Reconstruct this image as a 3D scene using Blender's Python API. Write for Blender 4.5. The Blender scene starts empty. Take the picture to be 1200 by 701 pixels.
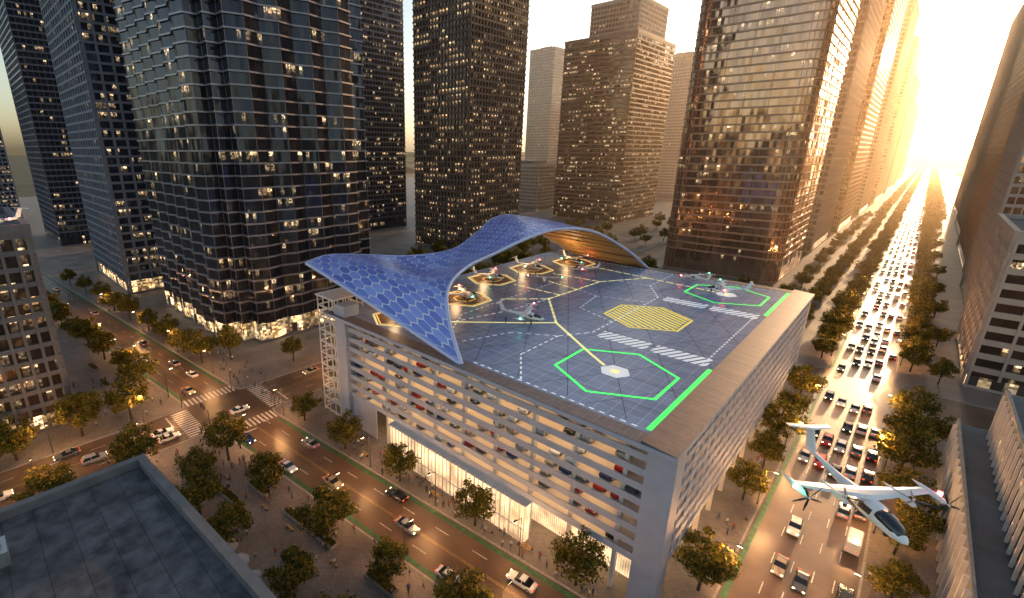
import bpy, math, random
from mathutils import Vector, Matrix, noise
random.seed(7)
R=random.random
def U(a,b): return a+(b-a)*R()
scene=bpy.context.scene
COL=scene.collection
try:
    scene.view_settings.view_transform='Standard'; scene.view_settings.look='None'; scene.view_settings.exposure=0
except Exception: pass

# ---------------------------------------------------------------- materials
def nm(nt,t,**k):
    n=nt.nodes.new(t)
    for a,b in k.items(): setattr(n,a,b)
    return n
def math_(nt,op,a,b=None,c=None):
    n=nt.nodes.new('ShaderNodeMath'); n.operation=op
    for i,v in enumerate((a,b,c)):
        if v is None: continue
        if hasattr(v,'is_output'): nt.links.new(v,n.inputs[i])
        else: n.inputs[i].default_value=v
    return n.outputs[0]
def newmat(name):
    m=bpy.data.materials.new(name); m.use_nodes=True
    return m,m.node_tree,m.node_tree.nodes['Principled BSDF']
def pmat(name,col,rough=0.6,metal=0.0,var=0.25,scale=1.5,emis=None,es=0.0,bump=0.0,spec=None,coord='Object',rnd=False):
    m,nt,b=newmat(name)
    b.inputs['Roughness'].default_value=rough; b.inputs['Metallic'].default_value=metal
    if spec is not None: b.inputs['Specular IOR Level'].default_value=spec
    if var>0:
        tc=nm(nt,'ShaderNodeTexCoord'); n=nm(nt,'ShaderNodeTexNoise'); n.inputs['Scale'].default_value=scale; n.inputs['Detail'].default_value=6
        nt.links.new(tc.outputs[coord],n.inputs['Vector'])
        mr=nm(nt,'ShaderNodeMapRange'); mr.inputs['From Min'].default_value=.3; mr.inputs['From Max'].default_value=.7
        mr.inputs['To Min'].default_value=1-var; mr.inputs['To Max'].default_value=1+var
        nt.links.new(n.outputs['Fac'],mr.inputs['Value'])
        v=nm(nt,'ShaderNodeVectorMath',operation='SCALE'); v.inputs[0].default_value=col
        nt.links.new(mr.outputs[0],v.inputs['Scale']); nt.links.new(v.outputs[0],b.inputs['Base Color'])
        if bump>0:
            bp=nm(nt,'ShaderNodeBump'); bp.inputs['Strength'].default_value=bump; bp.inputs['Distance'].default_value=.05
            nt.links.new(n.outputs['Fac'],bp.inputs['Height']); nt.links.new(bp.outputs[0],b.inputs['Normal'])
    else: b.inputs['Base Color'].default_value=(*col,1)
    if emis: b.inputs['Emission Color'].default_value=(*emis,1); b.inputs['Emission Strength'].default_value=es
    return m
def tower_glass(name,col,w,h,thr,litcol=(1,.5,.18),es=1.0,rough=.08,metal=.6,colvar=.5,full=False,tilt=.05,wob=.12):
    m,nt,b=newmat(name); L=nt.links.new
    tc=nm(nt,'ShaderNodeTexCoord'); s=nm(nt,'ShaderNodeSeparateXYZ'); L(tc.outputs['Object'],s.inputs[0])
    u=math_(nt,'DIVIDE',math_(nt,'ADD',s.outputs[0],s.outputs[1]),w); v=math_(nt,'DIVIDE',s.outputs[2],h)
    fu=math_(nt,'FLOOR',u); fv=math_(nt,'FLOOR',v); fru=math_(nt,'FRACT',u); frv=math_(nt,'FRACT',v)
    def wn(a,bb,c=0.0):
        cb=nm(nt,'ShaderNodeCombineXYZ'); 
        for i,x in enumerate((a,bb,c)):
            if hasattr(x,'is_output'): L(x,cb.inputs[i])
            else: cb.inputs[i].default_value=x
        n=nm(nt,'ShaderNodeTexWhiteNoise',noise_dimensions='3D'); L(cb.outputs[0],n.inputs['Vector']); return n
    n1=wn(fu,fv,1.0); n2=wn(math_(nt,'FLOOR',math_(nt,'DIVIDE',u,5.0)),fv,7.0)
    n3=wn(fu,fv,9.0)
    val=math_(nt,'ADD',math_(nt,'MULTIPLY',n1.outputs['Value'],.4),math_(nt,'MULTIPLY',n2.outputs['Value'],.6))
    lit=math_(nt,'GREATER_THAN',val,thr)
    fine=wn(math_(nt,'FLOOR',math_(nt,'MULTIPLY',u,3.0)),math_(nt,'FLOOR',math_(nt,'MULTIPLY',v,6.0)),3.0)
    det=math_(nt,'MULTIPLY_ADD',math_(nt,'POWER',fine.outputs['Value'],1.6),1.0,.06)
    if full: grad=math_(nt,'MULTIPLY_ADD',frv,.8,.5)
    else:
        edge=math_(nt,'MULTIPLY',math_(nt,'GREATER_THAN',fru,.07),math_(nt,'LESS_THAN',fru,.93))
        vm_=math_(nt,'GREATER_THAN',frv,math_(nt,'MULTIPLY_ADD',n3.outputs['Value'],.45,.22))
        grad=math_(nt,'MULTIPLY',math_(nt,'MULTIPLY',edge,math_(nt,'MULTIPLY_ADD',vm_,.85,.12)),math_(nt,'MULTIPLY_ADD',frv,1.0,.1))
    st=math_(nt,'MULTIPLY',math_(nt,'MULTIPLY',lit,det),math_(nt,'MULTIPLY',grad,math_(nt,'MULTIPLY_ADD',math_(nt,'POWER',n3.outputs['Value'],2.0),1.6,.25)))
    st=math_(nt,'MULTIPLY',st,es*1.6)
    L(st,b.inputs['Emission Strength'])
    mx=nm(nt,'ShaderNodeMixRGB'); mx.inputs[1].default_value=(*litcol,1); mx.inputs[2].default_value=(1,.74,.42,1); L(n1.outputs['Value'],mx.inputs[0])
    L(mx.outputs[0],b.inputs['Emission Color'])
    k=math_(nt,'MULTIPLY_ADD',n3.outputs['Value'],colvar,1-colvar/2)
    vm=nm(nt,'ShaderNodeVectorMath',operation='SCALE'); vm.inputs[0].default_value=col; L(k,vm.inputs['Scale']); L(vm.outputs[0],b.inputs['Base Color'])
    b.inputs['Roughness'].default_value=rough; b.inputs['Metallic'].default_value=metal
    g=nm(nt,'ShaderNodeNewGeometry'); v1=nm(nt,'ShaderNodeVectorMath',operation='SUBTRACT'); L(n3.outputs['Color'],v1.inputs[0]); v1.inputs[1].default_value=(.5,.5,.5)
    v2=nm(nt,'ShaderNodeVectorMath',operation='SCALE'); L(v1.outputs[0],v2.inputs[0]); v2.inputs['Scale'].default_value=tilt
    nz=nm(nt,'ShaderNodeTexNoise'); nz.inputs['Scale'].default_value=.09; L(tc.outputs['Object'],nz.inputs['Vector'])
    v5=nm(nt,'ShaderNodeVectorMath',operation='SUBTRACT'); L(nz.outputs['Color'],v5.inputs[0]); v5.inputs[1].default_value=(.5,.5,.5)
    v6=nm(nt,'ShaderNodeVectorMath',operation='SCALE'); L(v5.outputs[0],v6.inputs[0]); v6.inputs['Scale'].default_value=wob
    v3=nm(nt,'ShaderNodeVectorMath',operation='ADD'); L(g.outputs['Normal'],v3.inputs[0]); L(v2.outputs[0],v3.inputs[1])
    v7=nm(nt,'ShaderNodeVectorMath',operation='ADD'); L(v3.outputs[0],v7.inputs[0]); L(v6.outputs[0],v7.inputs[1])
    v4=nm(nt,'ShaderNodeVectorMath',operation='NORMALIZE'); L(v7.outputs[0],v4.inputs[0]); L(v4.outputs[0],b.inputs['Normal'])
    return m
def paver(name,c1,c2,scale,rough=.75,mortar=(.06,.06,.06),msize=.02,rot=0.0,w=.5,h=.25,metal=0.0,noisev=.35,off=.5,nscale=.12,rvar=.35):
    m,nt,b=newmat(name); L=nt.links.new
    tc=nm(nt,'ShaderNodeTexCoord'); mp=nm(nt,'ShaderNodeMapping'); mp.inputs['Rotation'].default_value=(0,0,rot); L(tc.outputs['Object'],mp.inputs[0])
    br=nm(nt,'ShaderNodeTexBrick'); br.offset=off; L(mp.outputs[0],br.inputs['Vector'])
    br.inputs['Color1'].default_value=(*c1,1); br.inputs['Color2'].default_value=(*c2,1); br.inputs['Mortar'].default_value=(*mortar,1)
    br.inputs['Scale'].default_value=scale; br.inputs['Mortar Size'].default_value=msize; br.inputs['Brick Width'].default_value=w; br.inputs['Row Height'].default_value=h
    n=nm(nt,'ShaderNodeTexNoise'); n.inputs['Scale'].default_value=nscale; n.inputs['Detail'].default_value=8; L(tc.outputs['Object'],n.inputs['Vector'])
    mr=nm(nt,'ShaderNodeMapRange'); mr.inputs['From Min'].default_value=.3; mr.inputs['From Max'].default_value=.7; mr.inputs['To Min'].default_value=1-noisev; mr.inputs['To Max'].default_value=1+noisev
    L(n.outputs['Fac'],mr.inputs['Value'])
    v=nm(nt,'ShaderNodeVectorMath',operation='SCALE'); L(br.outputs['Color'],v.inputs[0]); L(mr.outputs[0],v.inputs['Scale']); L(v.outputs[0],b.inputs['Base Color'])
    r2=math_(nt,'MULTIPLY_ADD',n.outputs['Fac'],rvar,rough-rvar/2); L(r2,b.inputs['Roughness']); b.inputs['Metallic'].default_value=metal
    return m
def island_mat(name,stops,rough=.6,metal=0,trans=0.0,spec=.5):
    m,nt,b=newmat(name); L=nt.links.new
    g=nm(nt,'ShaderNodeNewGeometry'); cr=nm(nt,'ShaderNodeValToRGB')
    e=cr.color_ramp.elements
    while len(e)<len(stops): e.new(.5)
    for i,(p,c) in enumerate(stops): e[i].position=p; e[i].color=(*c,1)
    L(g.outputs['Random Per Island'],cr.inputs[0]); L(cr.outputs[0],b.inputs['Base Color'])
    b.inputs['Roughness'].default_value=rough; b.inputs['Metallic'].default_value=metal; b.inputs['Specular IOR Level'].default_value=spec
    if trans>0:
        t=nm(nt,'ShaderNodeBsdfTranslucent'); L(cr.outputs[0],t.inputs[0]); mx=nm(nt,'ShaderNodeMixShader'); mx.inputs[0].default_value=trans
        L(b.outputs[0],mx.inputs[1]); L(t.outputs[0],mx.inputs[2]); L(mx.outputs[0],nt.nodes['Material Output'].inputs[0])
    return m
def ribbed(name,col,es,pitch):
    m,nt,b=newmat(name); L=nt.links.new
    tc=nm(nt,'ShaderNodeTexCoord'); s=nm(nt,'ShaderNodeSeparateXYZ'); L(tc.outputs['Object'],s.inputs[0])
    u=math_(nt,'FRACT',math_(nt,'DIVIDE',math_(nt,'ADD',s.outputs[0],s.outputs[1]),pitch))
    rib=math_(nt,'MULTIPLY_ADD',math_(nt,'ABSOLUTE',math_(nt,'SUBTRACT',u,.5)),1.4,.3)
    n=nm(nt,'ShaderNodeTexNoise'); n.inputs['Scale'].default_value=.35; n.inputs['Detail'].default_value=3; L(tc.outputs['Object'],n.inputs['Vector'])
    z=math_(nt,'MULTIPLY_ADD',s.outputs[2],.05,.55)
    st=math_(nt,'MULTIPLY',math_(nt,'MULTIPLY',rib,z),math_(nt,'MULTIPLY_ADD',n.outputs['Fac'],2.6,-.5))
    L(math_(nt,'MULTIPLY',math_(nt,'MAXIMUM',st,.05),es),b.inputs['Emission Strength']); b.inputs['Emission Color'].default_value=(*col,1)
    b.inputs['Base Color'].default_value=(.4,.36,.3,1); b.inputs['Roughness'].default_value=.2
    return m

M={}
M['asphalt']=pmat('asphalt',(.115,.074,.048),.36,0,.45,.12,bump=.12)  # base tinted amber to stand in for warm glow reflected on the road
M['paint']=pmat('road_paint',(.6,.58,.54),.6,0,.4,2)
M['rdyel']=pmat('faded_yellow_road_paint',(.35,.24,.07),.6,0,.4,2)
M['yellow']=pmat('glowing_yellow_paint',(.85,.68,.05),.5,0,.15,2,emis=(1,.8,.1),es=.5)  # deck paint with added emission, a glow without any lamp
M['yelline']=pmat('glowing_yellow_line',(.8,.75,.3),.5,0,.1,2,emis=(1,.88,.35),es=.65)  # route paint brightened by its own emission, not a lamp
M['whiteline']=pmat('glowing_white_line',(.85,.88,.9),.5,0,.1,2,emis=(.8,.9,1),es=.3)  # white deck paint, slight emission put in to lift it
M['green']=pmat('green_glow_line',(.05,.8,.1),.4,0,0,2,emis=(.03,1,.12),es=1.1)  # green deck marking, emissive material
M['bike']=pmat('green_bike_lane',(.03,.13,.05),.6,0,.4,1)
M['pave']=paver('pavement_paving',(.23,.195,.17),(.165,.142,.122),.8,.6,(.09,.08,.075))
M['kerb']=pmat('kerb_stone',(.3,.29,.27),.7,0,.2,2)
M['wood_far']=pmat('far_woodland_canopy',(.028,.045,.014),.95,0,.5,.05,bump=.6)
M['land']=pmat('open_land',(.04,.05,.025),.95,0,.5,.01)
M['conc']=pmat('garage_concrete',(.34,.38,.47),.6,0,.1,.4)
M['conc2']=pmat('white_concrete',(.62,.6,.57),.6,0,.1,.6)
M['ceil']=pmat('ceiling_white',(.72,.64,.54),.6,0,.05,.6)
M['copper']=paver('brown_metal_roofing',(.22,.155,.135),(.17,.12,.105),1,.45,(.08,.055,.05),.02,0,200,.55,.3,.15,0,1.2,.15)
M['copper2']=paver('brown_metal_roofing_cross',(.24,.19,.18),(.19,.15,.145),1,.45,(.10,.07,.06),.02,math.radians(90),200,.55,.3,.15,0,1.2,.15)
M['deck']=paver('blue_roof_tiles',(.19,.26,.42),(.24,.32,.50),1,.34,(.50,.60,.82),.035,0,2.2,2.2,.10,.10,0,.3,.08)
M['darkline']=pmat('dark_joint',(.05,.06,.12),.5,0,0)
M['pad']=paver('landing_pad_surface',(.08,.055,.04),(.12,.08,.05),1,.35,(.4,.24,.08),.04,.3,1.2,.6)
M['padglow']=pmat('amber_pad_light_line',(1,.6,.2),.4,0,0,emis=(1,.5,.12),es=1.0)
M['cglass']=pmat('car_glass',(.01,.012,.016),.06,0,0,spec=.9)
M['tyre']=pmat('tyre_rubber',(.015,.015,.015),.8,0,0)
M['rim']=pmat('wheel_metal',(.5,.5,.52),.3,.9,0)
M['hl']=pmat('headlight_glass',(.9,.9,.85),.2,0,0,emis=(1,.8,.5),es=10)
M['tl']=pmat('taillight_glass',(.5,.02,.01),.2,0,0,emis=(1,.05,.02),es=2.5)
M['tloff']=pmat('unlit_taillight',(.25,.015,.01),.2,0,0)
M['metal']=pmat('dark_metal',(.08,.08,.085),.4,.7,.1)
M['steel']=pmat('light_steel',(.5,.52,.55),.35,.7,.1)
M['white']=pmat('white_shell',(.85,.86,.88),.2,0,.03)
M['lamp']=pmat('lamp_glow',(1,.8,.5),.3,0,0,emis=(1,.72,.4),es=25)
M['strip']=pmat('ceiling_light_strip',(1,.8,.6),.3,0,0,emis=(1,.64,.32),es=12)
M['lobby']=ribbed('lobby_ribbed_lit_glass',(1,.68,.38),2.6,.4)
M['shop']=tower_glass('shopfront_lit_glass',(.1,.08,.07),2.4,4.5,.35,(1,.55,.2),1.6,.15,.2,full=True)
M['red']=pmat('red_nav_light',(1,.1,.1),.3,0,0,emis=(1,.06,.06),es=60)
M['grn']=pmat('green_nav_light',(.1,1,.3),.3,0,0,emis=(.1,1,.4),es=15)
M['bark']=pmat('bark',(.05,.035,.025),.9,0,.3,4,bump=.5)
M['leaf']=island_mat('leaves',[(0,(.05,.065,.01)),(.4,(.11,.12,.018)),(.75,(.23,.175,.028)),(1,(.36,.23,.04))],.6,0,.5,.2)
M['hex']=island_mat('blue_hexagonal_panels',[(0,(.15,.20,.62)),(.5,(.20,.28,.78)),(1,(.32,.42,.92))],.28,.15)
M['skin']=pmat('canopy_support_skin',(.9,.94,1.0),.4,0,0)
M['rimw']=pmat('canopy_rim',(.55,.62,.88),.3,.3,0)
M['wood']=paver('golden_timber_soffit',(.62,.38,.15),(.5,.3,.11),1,.5,(.12,.06,.02),.06,0,200,.9,0,.2,0)
M['roofgrey']=paver('grey_roof_membrane',(.10,.11,.13),(.085,.095,.115),.3,.75,(.06,.065,.08),.01,0,1.2,.6)
M['roofdark']=paver('dark_textured_roofing',(.085,.087,.10),(.062,.064,.075),.25,.75,(.03,.034,.04),.012,0,1.3,.7,0,.6,.5,.6,.2)
M['granite']=pmat('granite',(.26,.24,.22),.5,0,.2,.6)
M['umb']=pmat('grey_canvas',(.35,.35,.37),.8,0,.1)

# ---------------------------------------------------------------- mesh builder
class MB:
    def __init__(s): s.v=[];s.f=[];s.m=[];s.mats=[]
    def mi(s,mat):
        if mat not in s.mats: s.mats.append(mat)
        return s.mats.index(mat)
    def face(s,pts,mat):
        i=len(s.v); s.v+=[tuple(p) for p in pts]; s.f.append(tuple(range(i,i+len(pts)))); s.m.append(s.mi(mat))
    def box(s,x0,x1,y0,y1,z0,z1,mat):
        i=len(s.v); s.v+=[(x0,y0,z0),(x1,y0,z0),(x1,y1,z0),(x0,y1,z0),(x0,y0,z1),(x1,y0,z1),(x1,y1,z1),(x0,y1,z1)]
        for q in ((0,3,2,1),(4,5,6,7),(0,1,5,4),(1,2,6,5),(2,3,7,6),(3,0,4,7)): s.f.append(tuple(i+k for k in q)); s.m.append(s.mi(mat))
    def obox(s,c,ux,uy,hx,hy,z0,z1,mat):
        P=[(c[0]+ux[0]*a*hx+uy[0]*b*hy,c[1]+ux[1]*a*hx+uy[1]*b*hy) for a,b in((-1,-1),(1,-1),(1,1),(-1,1))]
        s.prism(P,z0,z1,mat)
    def prism(s,P,z0,z1,mat,top=None):
        n=len(P); i=len(s.v); s.v+=[(x,y,z0) for x,y in P]+[(x,y,z1) for x,y in P]
        s.f.append(tuple(range(i+n-1,i-1,-1))); s.m.append(s.mi(mat)); s.f.append(tuple(range(i+n,i+2*n))); s.m.append(s.mi(top or mat))
        for k in range(n): j=(k+1)%n; s.f.append((i+k,i+j,i+n+j,i+n+k)); s.m.append(s.mi(mat))
    def ringwall(s,P,Q,z0,z1,mat):
        n=len(P); i=len(s.v); s.v+=[(x,y,z0) for x,y in P]+[(x,y,z1) for x,y in P]+[(x,y,z0) for x,y in Q]+[(x,y,z1) for x,y in Q]
        for k in range(n):
            j=(k+1)%n
            for f in((i+k,i+j,i+n+j,i+n+k),(i+n+k,i+n+j,i+3*n+j,i+3*n+k),(i+3*n+k,i+3*n+j,i+2*n+j,i+2*n+k)): s.f.append(f); s.m.append(s.mi(mat))
    def tube(s,p,q,r0,r1,mat,n=8,cap=True):
        p=Vector(p);q=Vector(q);d=(q-p).normalized(); a=d.orthogonal().normalized(); b=d.cross(a); i=len(s.v)
        for c,r in((p,r0),(q,r1)):
            for k in range(n):
                t=2*math.pi*k/n; s.v.append(tuple(c+a*math.cos(t)*r+b*math.sin(t)*r))
        for k in range(n): j=(k+1)%n; s.f.append((i+k,i+j,i+n+j,i+n+k)); s.m.append(s.mi(mat))
        if cap: s.f.append(tuple(range(i+n-1,i-1,-1))); s.m.append(s.mi(mat)); s.f.append(tuple(range(i+n,i+2*n))); s.m.append(s.mi(mat))
    def loft(s,rings,mat,cap=True):
        n=len(rings[0]); i=len(s.v)
        for r in rings: s.v+=[tuple(p) for p in r]
        for a in range(len(rings)-1):
            for k in range(n): j=(k+1)%n; s.f.append((i+a*n+k,i+a*n+j,i+(a+1)*n+j,i+(a+1)*n+k)); s.m.append(s.mi(mat))
        if cap:
            s.f.append(tuple(range(i+n-1,i-1,-1))); s.m.append(s.mi(mat)); e=i+(len(rings)-1)*n; s.f.append(tuple(range(e,e+n))); s.m.append(s.mi(mat))
    def mesh(s,name,smooth=False):
        me=bpy.data.meshes.new(name); me.from_pydata(s.v,[],s.f)
        for m in s.mats: me.materials.append(M[m] if isinstance(m,str) else m)
        me.polygons.foreach_set('material_index',s.m)
        if smooth: me.polygons.foreach_set('use_smooth',[True]*len(s.f))
        me.update(); return me
def obj(name,me,parent=None,loc=(0,0,0),rot=(0,0,0),**props):
    o=bpy.data.objects.new(name,me); o.location=loc; o.rotation_euler=rot; COL.objects.link(o)
    if parent: o.parent=parent
    for k,v in props.items(): o[k]=v
    return o
def copy_thing(src,loc,rz=0.0,scale=1.0,label=None,rot=None):
    n=src.copy(); COL.objects.link(n); n.location=loc; n.rotation_euler=rot or (0,0,rz); n.scale=(scale,)*3 if not isinstance(scale,tuple) else scale
    if label: n['label']=label
    def rec(a,b):
        for c in a.children:
            d=c.copy(); COL.objects.link(d); d.parent=b; rec(c,d)
    rec(src,n); return n
def remove_thing(o):
    for c in list(o.children): remove_thing(c)
    bpy.data.objects.remove(o)

# ---------------------------------------------------------------- ground
b=MB(); N=64
b.face([(math.cos(2*math.pi*k/N)*9000,math.sin(2*math.pi*k/N)*9000,-.06) for k in range(N)],'land')
obj('ground',b.mesh('ground'),kind='structure')
b=MB(); b.face([(-900,-220,0),(400,-220,0),(400,2600,0),(-900,2600,0)],'asphalt'); obj('road',b.mesh('road'),kind='structure')
NK=lambda x:-3+.088*x
SK=lambda x:-14.8+.1*x
blocks=[[(5.5,NK(5.5)),(5.5,106),(-94,106),(-94,NK(-94))],
 [(5.5,-219),(5.5,SK(5.5)),(-94,SK(-94)),(-94,-219)],
 [(-109,NK(-109)),(-109,2599),(-899,2599),(-899,NK(-899))],
 [(-109,-219),(-109,SK(-109)),(-899,SK(-899)),(-899,-219)],
 [(5.5,121),(5.5,2599),(-94,2599),(-94,121)],
 [(20.5,-219),(399,-219),(399,106),(20.5,106)],[(20.5,121),(399,121),(399,2599),(20.5,2599)]]
def clipc(P,c=3.0):
    out=[]; n=len(P)
    for i,p in enumerate(P):
        p=Vector(p); a=Vector(P[i-1]); d=Vector(P[(i+1)%n]); 
        for t in (0,.5,1):
            q0=p+(a-p).normalized()*c; q1=p+(d-p).normalized()*c
            q=q0*(1-t)**2+p*2*t*(1-t)+q1*t*t; out.append((q.x,q.y))
    return out
for P in blocks:
    P=clipc(P); b=MB(); b.prism(P,-.03,.125,'kerb'); c=Vector((sum(p[0] for p in P)/len(P),sum(p[1] for p in P)/len(P)))
    Q=[]
    for p in P:
        p=Vector(p); d=(c-p); Q.append((p.x+.35*(1 if d.x>0 else -1),p.y+.35*(1 if d.y>0 else -1),.13))
    b.face(Q,'pave')
    obj('pavement',b.mesh('pavement'),kind='structure')
b=MB()
def strip(b,p,q,w,z,mat):
    p=Vector(p);q=Vector(q);d=(q-p).normalized(); n=Vector((-d.y,d.x))*w/2
    b.face([(p.x-n.x,p.y-n.y,z),(q.x-n.x,q.y-n.y,z),(q.x+n.x,q.y+n.y,z),(p.x+n.x,p.y+n.y,z)],mat)
def dashes(b,p,q,w,z,mat,on=3,off=5):
    p=Vector(p);q=Vector(q);L=(q-p).length;d=(q-p)/L;t=0
    while t<L: e=min(t+on,L); strip(b,p+d*t,p+d*e,w,z,mat); t+=on+off
lanes=[8.5,11.2,13.9,16.6,19.0]
for x in (9.9,12.55,15.25,17.8):
    dashes(b,(x,-200),(x,-30),.15,.004,'paint'); dashes(b,(x,8),(x,102),.15,.004,'paint'); dashes(b,(x,125),(x,900),.15,.004,'paint')
for t in (.27,.73):
    f=lambda x:NK(x)*(1-t)+SK(x)*t
    dashes(b,(-90,f(-90)),(1,f(1)),.15,.004,'paint'); dashes(b,(-600,f(-600)),(-114,f(-114)),.15,.004,'paint')
f=lambda x:(NK(x)+SK(x))/2
for o in(-.15,.15):
    strip(b,(-90,f(-90)+o),(1,f(1)+o),.11,.004,'rdyel'); strip(b,(-600,f(-600)+o),(-114,f(-114)+o),.11,.004,'rdyel')
for o in(-.15,.15):
    strip(b,(-101.5+o,-200),(-101.5+o,-30),.11,.004,'rdyel'); strip(b,(-101.5+o,-6),(-101.5+o,400),.11,.004,'rdyel')
for x in(-105.2,-97.8):
    dashes(b,(x,-200),(x,-30),.15,.004,'paint'); dashes(b,(x,-6),(x,300),.15,.004,'paint')
def zebra(b,p,q,length,z=.0045):
    p=Vector(p);q=Vector(q);d=(q-p).normalized();n=Vector((-d.y,d.x));L=(q-p).length;t=.4
    while t<L-.3:
        c=p+d*t; strip(b,c-n*length/2,c+n*length/2,.5,z,'paint'); t+=1.1
zebra(b,(-91,NK(-91)),(-91,SK(-91)),4); zebra(b,(-112,NK(-112)),(-112,SK(-112)),4)
zebra(b,(-108.6,-8.4),(-94.4,-8.4),4); zebra(b,(-108.6,-28.4),(-94.4,-28.4),4)
zebra(b,(2.5,NK(2)),(2.5,SK(2)),4)
strip(b,(-108,-31.6),(-101.8,-31.6),.4,.0045,'paint'); strip(b,(-101,-5),(-95,-5),.4,.0045,'paint'); strip(b,(-87.5,-17.5),(-87.5,-23),.4,.0045,'paint')
obj('road_marking',b.mesh('road_marking'),kind='structure')
b=MB()
strip(b,(6.2,8),(6.2,102),.8,.0065,'bike'); strip(b,(6.2,125),(6.2,700),.8,.0065,'bike')
strip(b,(-88,NK(-88)-.7),(-2,NK(-2)-.7),.8,.0065,'bike'); strip(b,(-88,SK(-88)+.7),(0,SK(0)+.7),.8,.0065,'bike')
strip(b,(-500,NK(-500)-.7),(-116,NK(-116)-.7),.8,.0065,'bike'); strip(b,(-500,SK(-500)+.7),(-116,SK(-116)+.7),.8,.0065,'bike')
obj('bike_lane',b.mesh('bike_lane'),kind='structure')

# ---------------------------------------------------------------- towers
def offset(P,d):
    n=len(P); out=[]
    for i in range(n):
        a=Vector(P[i-1]);p=Vector(P[i]);c=Vector(P[(i+1)%n])
        e1=(p-a).normalized();e2=(c-p).normalized(); n1=Vector((e1.y,-e1.x));n2=Vector((e2.y,-e2.x))
        k=(n1+n2); k/=max(.3,k.length_squared/2); q=p+k*d; out.append((q.x,q.y))
    return out
def rect(w,d): return [(0,0),(w,0),(w,d),(0,d)]
def rrect(w,d,r,n=6):
    P=[]
    for cx,cy,a0 in((r,r,180),(w-r,r,270),(w-r,d-r,0),(r,d-r,90)):
        for k in range(n+1): a=math.radians(a0+90*k/n); P.append((cx+r*math.cos(a),cy+r*math.sin(a)))
    return P
def zig(P,step,depth,minlen=30):
    out=[]; n=len(P)
    for i in range(n):
        a=Vector(P[i]);q=Vector(P[(i+1)%n]);d=q-a;L=d.length;d/=L;nn=Vector((d.y,-d.x)); out.append(tuple(a))
        if L>minlen:
            m=2*round(L/step/2)
            for k in range(1,m): c=a+d*(L*k/m)+nn*(depth if k%2 else 0); out.append(tuple(c))
    return out
def tower(P,loc,h,glass,frame,fh=3.8,band=1.2,bd=.25,fin=3.0,fw=.25,fd=.35,base=9,label='',name='office_tower',roof=None,crown=2.5,piers=None,shop=False):
    e=obj(name,None,loc=loc,label=label,category='building'); e.empty_display_size=2
    nf=int((h-base)/fh); h=base+nf*fh
    g=MB(); g.prism(P,.1-base,h-.5-base,glass); obj('window',g.mesh('window'),e,loc=(0,0,base),kind='stuff')
    w=MB(); PB=offset(P,bd)
    for k in range(nf+1):
        z=base+k*fh; w.prism(PB,z-band/2,z+band/2,frame)
    w.prism(offset(P,bd+.12),h+band/2+.003,h+band/2+.4,frame,roof or 'roofgrey')
    w.ringwall(offset(P,bd+.14),offset(P,-.5),h+band/2+.1,h+crown,frame)
    w.prism(offset(P,.15),.0,.9,frame)
    obj('facade_band',w.mesh('facade_band'),e)
    if shop:
        w=MB(); w.prism(offset(P,.06),.91,base*.62,'shop'); obj('shopfront',w.mesh('shopfront'),e,kind='stuff')
    c=MB(); n=len(P)
    for i in range(n):
        a=Vector(P[i]);q=Vector(P[(i+1)%n]);d=(q-a);L=d.length;d/=L;nn=Vector((d.y,-d.x))
        m=max(1,round(L/fin))
        for k in range(m+1):
            t=L*k/m
            if k in(0,m): t=min(max(t,fw/2),L-fw/2)
            big = piers and (k%piers==0)
            ww=fw*(2.2 if big else 1)
            cc=a+d*t+nn*fd/2; c.obox(cc,d,nn,ww/2,fd/2+(.1 if big else 0),.13 if big or k in(0,m) else base*.6,h+crown*.8,frame)
    obj('facade_pier',c.mesh('facade_pier'),e,kind='stuff')
    xs=[p[0] for p in P];ys=[p[1] for p in P]; cx=(min(xs)+max(xs))/2;cy=(min(ys)+max(ys))/2;W=(max(xs)-min(xs));D=(max(ys)-min(ys))
    z0=h+band/2+.4
    r=MB(); r.box(cx-W*.25,cx+W*.2,cy-D*.25,cy+D*.22,z0,z0+4.5,'roofgrey'); obj('roof_plant',r.mesh('roof_plant'),e)
    for k in range(5):
        x=cx+U(-.38,.38)*W;y=cy+U(-.4,.4)*D
        if abs(x-cx)<W*.3 and abs(y-cy)<D*.3: continue
        if h>100: continue
        r=MB(); r.box(x-1.5,x+1.5,y-1.2,y+1.2,z0,z0+1.6,'steel'); r.tube((x,y,z0+1.6),(x,y,z0+1.9),.8,.8,'metal',12); obj('roof_fan_unit',r.mesh('roof_fan_unit'),e)
    return e
gn=tower_glass('dark_curtain_wall_glass',(.045,.048,.062),1.5,3.8,.79,es=1.1,tilt=.10,wob=.3)
gd=tower_glass('navy_tower_glass',(.045,.052,.075),1.5,3.8,.74,es=1.2,tilt=.08)
gg=tower_glass('blue_grid_glass',(.06,.08,.125),1.6,3.7,.66,(1,.6,.28),1.1)
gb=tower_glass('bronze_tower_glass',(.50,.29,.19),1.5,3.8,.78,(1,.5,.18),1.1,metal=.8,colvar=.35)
gb2=tower_glass('brown_grid_glass',(.11,.078,.06),1.5,3.7,.60,(1,.5,.2),1.3)
gb3=tower_glass('bronze_grid_glass',(.13,.08,.055),1.5,3.8,.68,(1,.5,.2),1.2)
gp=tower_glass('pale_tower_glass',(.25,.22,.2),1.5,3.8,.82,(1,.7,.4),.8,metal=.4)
fr_n=pmat('steel_blue_floor_bands',(.25,.25,.29),.3,.5,.15,.3)
fr_d=pmat('blue_grey_cladding',(.12,.14,.19),.35,.3,.15,.3)
fr_r=pmat('neutral_grey_coping',(.14,.14,.15),.6,0,.2,.6)
fr_g=pmat('grey_blue_stone',(.15,.17,.22),.6,0,.15,.3)
fr_s=pmat('dark_grey_stone',(.12,.12,.13),.6,0,.15,.3)
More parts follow.
